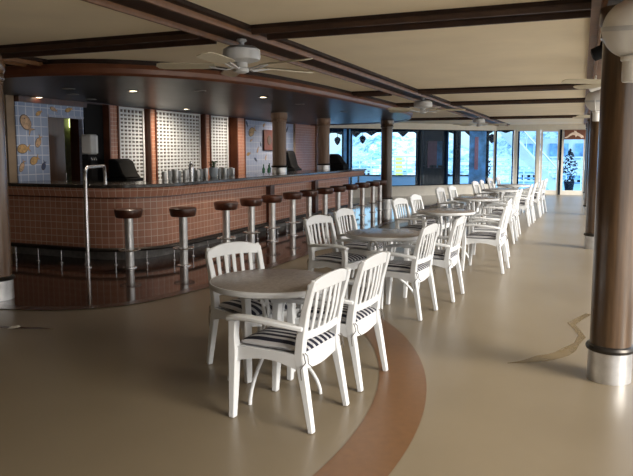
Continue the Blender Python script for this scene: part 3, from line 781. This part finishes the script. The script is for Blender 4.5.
# headers, sill
hd = MB(); wallbox(hd, P1, P0, 0, LR+.3, 2.36, ZC, .14); struct('trim_5', hd, M['white_paint'], smooth=0)
hd = MB(); wallbox(hd, P2, P1, -.5, LL+.04, 2.34, ZC, .14); struct('trim_6', hd, M['white_paint'], smooth=0)
hd = MB(); wallbox(hd, P2, P1, -.5, LL, 0.0, .33, .14); wallbox(hd, P2, P1, -.5, LL, .33, .36, .2); struct('wall_sill', hd, M['white_paint'], smooth=0)
struct('wall_far_right', MB().box(.3, 2.2, 25.62, 25.75, 0, ZC), M['white_paint'], smooth=0)
def sR(f): return f*LR
right = [(0, .0), (.185, .02), (.40, .06), (.555, .06), (.745, .04), (.925, .06)]
# windows of right wall: door pairs
wn = 1
def window(P, Q, s0, s1, z0, z1, mat='white_paint', fw=.05, door=False, n=0, handle=False):
    nm = ('door_%d' if door else 'window_%d') % n
    fr = MB()
    wallbox(fr, P, Q, s0, s0+fw, z0, z1, .07); wallbox(fr, P, Q, s1-fw, s1, z0, z1, .07)
    wallbox(fr, P, Q, s0+fw, s1-fw, z0, z0+(.16 if door else fw), .07); wallbox(fr, P, Q, s0+fw, s1-fw, z1-fw, z1, .07)
    o = struct(nm, fr, M[mat], smooth=0)
    g = MB(); wallbox(g, P, Q, s0+fw, s1-fw, z0+(.16 if door else fw), z1-fw, .012)
    p = obj('pane', g, M['glass'], o, smooth=0); p['kind'] = 'structure'
    if handle:
        a = wallpt(P, Q, s1-fw*.5, -.07); obj('door_handle', MB().tube([(a.x, a.y, .9), (a.x, a.y, 1.25)], .015, 8, up=(1, 0, 0)), M['chrome'], o)
    return o
k = 1
for (a, b, dr, mt) in [(.0, F1-.012, False, 'out_dark'), (F1+.012, F2-.012, False, 'white_paint')]:
    window(P1, P0, sR(a)+.005, sR(b)-.005, .12, 2.36, mt, .05, False, k); k += 1
dk = 2
for (a, b, mt) in [(F2+.02, F4-.008, 'white_paint'), (F4+.008, F5-.012, 'white_paint')]:
    window(P1, P0, sR(a)+.003, sR(b)-.003, .0, 2.36, mt, .075, True, dk, handle=True); dk += 1
pm = MB()
for f, q_ in ((F1, .035), (F2, .06), (F5, .05)): wallbox(pm, P1, P0, sR(f)-q_, sR(f)+q_, 0, 2.36, .12)
wallbox(pm, P1, P0, 0, sR(F2), 0, .12, .12)
wallbox(pm, P1, P0, -.06, .0, 0, 2.36, .12)
wallbox(pm, P1, P0, sR(F5)+.12, sR(1.0), 0, 2.36, .12)
struct('trim_7', pm, M['white_paint'], smooth=0)
dm = MB(); wallbox(dm, P1, P0, sR(F4)-.035, sR(F4)+.035, 0, 2.36, .1, -.02); struct('trim_8', dm, M['out_dark'], smooth=0)
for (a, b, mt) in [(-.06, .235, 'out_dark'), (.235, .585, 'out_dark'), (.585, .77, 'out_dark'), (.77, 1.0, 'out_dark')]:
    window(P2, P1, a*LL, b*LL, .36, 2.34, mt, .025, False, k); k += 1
# dolphin sign above right door
t = thing('dolphin_sign', 'brown sign with a pale leaping dolphin above the right glass door', 'sign', (0, 0, 0))
sb = MB(); wallbox(sb, P1, P0, sR(F4+.03), sR(F5-.02), 2.0, 2.34, .03, -.06); obj('board', sb, M['sign_brown'], t, smooth=0)
dol = [(-.30, -.07), (-.26, -.10), (-.20, -.085), (-.12, -.03), (-.05, .0), (.02, -.01), (.04, -.07), (.09, -.02), (.16, -.05), (.22, -.10), (.25, -.075), (.28, -.09), (.27, -.03), (.22, -.0), (.14, .05), (.08, .075), (.05, .12), (-.03, .13), (.0, .08), (-.06, .075), (-.14, .03), (-.22, -.045)]
a0 = wallpt(P1, P0, sR((F4+F5)/2), -.078); dirv = (P0-P1).normalized(); nv = Vector((-dirv.y, dirv.x, 0))
def f0(a, b): q = a0+dirv*a; return (q.x, q.y, 2.18+b)
def f1(a, b): q = a0+dirv*a-nv*.012; return (q.x, q.y, 2.18+b)
dol = [(a*1.12, b*1.2-.02) for a, b in dol]
obj('dolphin', MB().prism_dir(dol, f0, f1), M['dolphin'], t, smooth=0)

# ------------------------------------------------------------------ outdoors
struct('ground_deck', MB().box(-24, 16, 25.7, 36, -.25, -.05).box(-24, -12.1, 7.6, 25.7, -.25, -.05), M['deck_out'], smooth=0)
struct('ground_sea', MB().box(-400, 300, 36.5, 420, -14, -13.5), M['sea'], smooth=0)
struct('ground_side_deck', MB().box(2.9, 16, -8, 25.7, -.25, -.02), M['deck_side'], smooth=0)
# hills
hl = MB(); nx, ny = 70, 10; vs = []; fs = []
for j in range(ny):
    for i in range(nx):
        x = -260+i*7.0; y = 170+j*14; u = j/(ny-1)
        h = (16+10*math.sin(i*.17+1)+5*math.sin(i*.53)+3*math.sin(i*1.3+j))*math.sin(u*PI*.5)
        h *= 1.9 if x < -60 else 1.2
        vs.append((x, y, -14+h*1.2))
for j in range(ny-1):
    for i in range(nx-1): a = j*nx+i; fs.append((a, a+1, a+nx+1, a+nx))
struct('hill', hl.add(vs, fs), M['hill'])
# railing at deck edge
t = thing('deck_railing', 'long white railing with many posts across the outer deck', 'railing', (0, 0, 0))
obj('top_rail', MB().bar([(-24, 31.0, 1.32), (16, 31.0, 1.32)], .07, .06), M['out_white'], t)
mr = MB()
for z in (.55, .74, .93, 1.12): mr.tube([(-24, 31.0, z), (16, 31.0, z)], .028, 6)
obj('rails', mr, M['out_white'], t)
for i in range(67): obj('post', MB().box(-24+.6*i-.025, -24+.6*i+.025, 30.97, 31.03, -.05, 1.3), M['out_white'], t, smooth=0)
# dark low rail seen through the left windows
t = thing('low_barrier', 'dark low curved rail on deck beyond the left windows', 'railing', (0, 0, 0))
cp = [(-12.4, 28.2), (-10.6, 28.0), (-9.2, 27.8), (-7.8, 27.9), (-6.5, 28.3), (-5.2, 28.9), (-4.0, 29.8)]
obj('top_rail', MB().bar([(x, y, .52) for x, y in smooth_poly(cp, 1)], .07, .06), M['out_dark'], t)
pw = smooth_poly(cp, 1)
obj('wall_panel', MB().prism(pw+[(x, y+.08) for x, y in pw[::-1]], -.05, .49), M['deck_out'], t, smooth=0)
for x, y in cp[::2]: obj('post', MB().box(x-.03, x+.03, y-.03, y+.03, -.05, .5), M['out_dark'], t, smooth=0)
# dark awning posts
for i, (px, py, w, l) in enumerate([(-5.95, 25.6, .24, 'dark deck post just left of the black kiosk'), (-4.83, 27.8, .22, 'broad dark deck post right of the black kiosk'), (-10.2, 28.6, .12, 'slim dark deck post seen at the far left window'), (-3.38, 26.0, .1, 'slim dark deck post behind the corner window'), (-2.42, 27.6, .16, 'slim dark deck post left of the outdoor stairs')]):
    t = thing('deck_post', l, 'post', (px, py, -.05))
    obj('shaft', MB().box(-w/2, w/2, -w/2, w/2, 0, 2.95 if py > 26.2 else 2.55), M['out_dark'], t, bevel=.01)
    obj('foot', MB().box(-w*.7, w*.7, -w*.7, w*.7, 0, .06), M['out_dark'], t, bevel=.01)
# blue structure panel at left
t = thing('blue_screen', 'tall blue panel screen on the deck outside the far left window', 'screen', (-8.85, 25.3, -.05))
obj('panel', MB().box(-.15, .15, -.04, .04, .05, 2.9), M['out_blue'], t, smooth=0)
obj('frame', MB().box(-.20, -.15, -.05, .05, 0, 2.95).box(.15, .20, -.05, .05, 0, 2.95), M['out_dark'], t, smooth=0)
t = thing('blue_screen', 'blue glass screen with pink reflection beside the corner window', 'screen', (-3.87, 26.9, -.05))
obj('panel', MB().box(-.34, .34, -.04, .04, .05, 2.6), M['out_blue'], t, smooth=0)
obj('stripe', MB().box(-.12, .02, -.06, -.045, .9, 2.2), M['red_paint'], t, smooth=0)  # red strip painted on as the reflection in the screen
# roof edge / awning valance
t = thing('awning', 'dark awning with scalloped edge over the outer deck', 'awning', (0, 0, 0))
vp = [(-13, 2.62), (-13, 2.42)]
x = -13
while x < -2.6:
    vp += [(x+.12, 2.38), (x+.35, 2.30-.06*((int(x*3)) % 3)), (x+.58, 2.38)]; x += .7
vp += [(x, 2.42), (x, 2.62)]
obj('valance', MB().prism_dir(vp, lambda a, b: (a, 27.25+.0*a, b), lambda a, b: (a, 27.29, b)), M['out_dark'], t, smooth=0)
obj('roof_sheet', MB().box(-13, -2.3, 26.2, 27.4, 2.72, 2.78), M['out_dark'], t, smooth=0)
# hanging lanterns
for (x, z, l) in [(-9.9, 2.05, 'dark hanging lantern under awning, left one'), (-8.75, 2.1, 'dark hanging lantern under awning, left of the far floor column'), (-3.35, 2.1, 'dark hanging lantern under awning near the corner window')]:
    t = thing('hanging_lantern', l, 'lantern', (x, 27.0, z))
    obj('body', MB().lathe([(.02, -.2), (.09, -.12), (.14, .02), (.12, .1), (.03, .16)], 14), M['out_dark'], t)
    obj('chain', MB().tube([(0, 0, .15), (0, 0, 2.66-z)], .01, 6, up=(1, 0, 0)), M['out_dark'], t)
# black kiosk with red and blue panel
t = thing('kiosk', 'black framed kiosk with red and blue panel outside the windows', 'kiosk', (-5.62, 27.0, -.05))
obj('frame', MB().box(-.52, -.34, -.2, .2, 0, 2.68).box(.34, .52, -.2, .2, 0, 2.68).box(-.34, .34, -.2, .2, 2.05, 2.68).box(-.34, .34, -.2, .2, 0, .95), M['out_dark'], t, bevel=.01)
obj('red_panel', MB().box(-.34, .05, .16, .2, .95, 2.05), M['red_paint'], t, smooth=0)
obj('blue_panel', MB().box(.05, .34, .16, .2, .95, 2.05), M['out_blue'], t, smooth=0)
for (dx, l) in ((-.34, 'left black deck stool in front of the kiosk'), (.02, 'middle black deck stool in front of the kiosk'), (.36, 'right black deck stool in front of the kiosk')):
    s2 = thing('deck_stool', l, 'stool', (-5.6+dx, 26.45, -.05))
    obj('seat', MB().lathe([(.02, .98), (.14, .98), (.15, 1.03), (.13, 1.06), (.02, 1.07)], 16), M['out_dark'], s2)
    for q in range(4):
        a = q*PI/2+.4; obj('leg', MB().tube([(.09*math.cos(a), .09*math.sin(a), .98), (.15*math.cos(a), .15*math.sin(a), 0)], .014, 6, up=(1, 0, .1)), M['out_dark'], s2)
# white outdoor stairs
t = thing('outdoor_stairs', 'white steel staircase descending right outside the glass doors', 'stairs', (0, 0, 0))
x0, z0, x1, z1 = -3.35, 2.75, -.95, .0
for y, nm in ((28.6, 'stringer'), (29.6, 'stringer')):
    obj(nm, MB().bar([(x0, y, z0), (x1, y, z1)], .06, .36), M['out_white'], t)
for i in range(12):
    u = (i+.5)/12; x = x0+(x1-x0)*u; z = z0+(z1-z0)*u
    obj('tread', MB().box(x-.14, x+.14, 28.63, 29.57, z, z+.04), M['out_white'], t, smooth=0)
obj('handrail', MB().tube([(x0, 28.6, z0+.9), (x1, 28.6, z1+.9)], .03, 8), M['out_white'], t)
for i in range(9):
    u = i/8; x = x0+(x1-x0)*u; z = z0+(z1-z0)*u
    obj('baluster', MB().tube([(x, 28.6, z), (x, 28.6, z+.9)], .02, 6, up=(1, 0, 0)), M['out_white'], t)
# superstructure: white wall with louvres beyond stairs
t = thing('deck_house', 'pale blue deck house with railings beyond the glass doors', 'building', (0, 0, 0))
obj('wall', MB().box(-2.9, 3.2, 33.4, 33.6, .9, 2.2), M['out_white'], t, smooth=0)
for i in range(5):
    xx = -2.6+i*1.15
    f = obj('window', MB().box(xx, xx+.85, 33.33, 33.4, 1.25, 1.95), M['out_blue'], t, smooth=0)
obj('roof', MB().box(-3.2, 3.5, 32.8, 34, 2.75, 2.85), M['out_dark'], t, smooth=0)
lv = MB()
for i in range(4): lv.box(-2.9, 3.2, 33.2, 33.3, .05+.2*i, .13+.2*i)
obj('louvres', lv, M['out_blue'], t, smooth=0)
# dark shrubs in pots
def shrub(x, y, l, s_=1):
    t = thing('potted_shrub', l, 'plant', (x, y, -.05))
    obj('pot', MB().lathe([(.16, 0), (.2, .3), (.22, .38), (.19, .38)], 16), M['out_dark'], t)
    lf = MB()
    for i in range(240):
        a = random.random()*2*PI; z = .4+random.random()*1.25*s_; r = .33*s_*math.sqrt(random.random())*math.sin(min(1, (z-.3)/1.3/s_)*PI*.9+.2)
        c = Vector((r*math.cos(a), r*math.sin(a), z)); d1 = Vector((random.uniform(-1, 1), random.uniform(-1, 1), random.uniform(-.3, 1))).normalized()*.09
        d2 = d1.cross(Vector((random.random(), random.random(), random.random()))).normalized()*.03
        lf.add([c-d1, c+d2, c+d1, c-d2], [(0, 1, 2, 3)])
    obj('foliage', lf, M['out_dark'], t, smooth=0)
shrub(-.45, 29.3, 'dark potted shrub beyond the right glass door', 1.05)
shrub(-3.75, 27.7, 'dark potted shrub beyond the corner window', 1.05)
# loungers / tables outside, yellow item
t = thing('yellow_slide', 'yellow folding sign on deck beyond the far floor column', 'sign', (-9.0, 33.9, -.05), .3)
obj('front_leaf', MB().add([(-.25, -.25, 0), (.25, -.25, 0), (.2, 0, 1.4), (-.2, 0, 1.4), (-.25, -.22, 0), (.25, -.22, 0), (.2, .03, 1.4), (-.2, .03, 1.4)], [(0, 1, 2, 3), (4, 5, 6, 7), (0, 1, 5, 4), (2, 3, 7, 6), (0, 3, 7, 4), (1, 2, 6, 5)]), M['yellow'], t, smooth=0)
obj('rear_leaf', MB().add([(-.25, .25, 0), (.25, .25, 0), (.2, .04, 1.4), (-.2, .04, 1.4), (-.25, .28, 0), (.25, .28, 0), (.2, .07, 1.4), (-.2, .07, 1.4)], [(0, 1, 2, 3), (4, 5, 6, 7), (0, 1, 5, 4), (2, 3, 7, 6), (0, 3, 7, 4), (1, 2, 6, 5)]), M['yellow'], t, smooth=0)
# town buildings on far shore
for i in range(26):
    x = -115+i*7.6+random.uniform(-.5, .5); y = 120+random.uniform(0, 30); w = random.uniform(3, 6); h = random.uniform(3, 8)
    t = thing('shore_building', 'small white building on the far shore, seen through the windows', 'building', (x, y, -13.5), 0, 'buildings on the far shore')
    obj('wall', MB().box(-w/2, w/2, -2, 2, 0, h+4), M['town'], t, smooth=0)
    obj('roof', MB().box(-w/2-.3, w/2+.3, -2.3, 2.3, h+4, h+4.4), M['out_blue'], t, smooth=0)
    wn_ = MB()
    for a in range(int(w)):
        for bz in range(int(h/1.6)+1): wn_.box(-w/2+.3+a, -w/2+.8+a, -2.05, -2, 3.5+bz*1.6, 4.4+bz*1.6)
    obj('windows', wn_, M['out_dark'], t, smooth=0)

# ------------------------------------------------------------------ light
w = bpy.data.worlds.new('world'); S.world = w; w.use_nodes = True
nt = w.node_tree; bg = nt.nodes['Background']
tc = nt.nodes.new('ShaderNodeTexCoord'); sx = nt.nodes.new('ShaderNodeSeparateXYZ'); link(nt, tc.outputs['Generated'], sx.inputs[0])
rp = nt.nodes.new('ShaderNodeValToRGB'); e = rp.color_ramp.elements
e[0].position = 0; e[0].color = (.35, .38, .42, 1); e[1].position = 1; e[1].color = (.42, .62, 1, 1)
q = e.new(.48); q.color = (.6, .6, .58, 1); q = e.new(.53); q.color = (1.0, .96, .90, 1)
mp = nt.nodes.new('ShaderNodeMapRange'); mp.inputs[1].default_value = -1; mp.inputs[2].default_value = 1
link(nt, sx.outputs['Z'], mp.inputs[0]); link(nt, mp.outputs[0], rp.inputs[0]); link(nt, rp.outputs[0], bg.inputs[0])
bg.inputs[1].default_value = 1.3
sun = bpy.data.lights.new('sun', 'SUN'); sun.energy = 5.0; sun.angle = math.radians(30); sun.color = (1, .93, .82)
so = bpy.data.objects.new('sun', sun); C.objects.link(so)
d = Vector((-1, .35, -.62)); so.rotation_euler = d.to_track_quat('-Z', 'Y').to_euler()

for i, (x, y) in enumerate([(-7.3, 7.75), (-5.82, 7.62), (-6.9, 11.2), (-4.6, 9.21), (-6.8, 13.9), (-6.8, 16.6)]):  # last two have no fixture, added to brighten the back wall
    l_ = bpy.data.lights.new('downlight_lamp', 'SPOT'); l_.energy = 100 if i in (2, 4, 5) else (12 if i == 0 else 50); l_.color = (1, .86, .68); l_.spot_size = math.radians(130); l_.spot_blend = .8; l_.shadow_soft_size = .06
    lo = bpy.data.objects.new('downlight_lamp', l_); C.objects.link(lo); lo.location = (x, y, pz-.03)
    if i in (2, 4, 5): lo.rotation_euler = (0, math.radians(32), 0)
# ------------------------------------------------------------------ camera
cam = bpy.data.cameras.new('camera'); co = bpy.data.objects.new('camera', cam); C.objects.link(co); S.camera = co
f = 655; cam.sensor_width = 36; cam.sensor_fit = 'HORIZONTAL'; cam.lens = f*36/633
p = math.atan(68/f); yaw = math.atan((582-316.5)/math.hypot(f, 68))
co.location = (0, 0, 1.55); co.rotation_euler = (PI/2-p, 0, yaw)
cam.shift_y = -18/633; cam.clip_end = 1000
S.view_settings.view_transform = 'Standard'; S.view_settings.look = 'None'; S.view_settings.exposure = .62
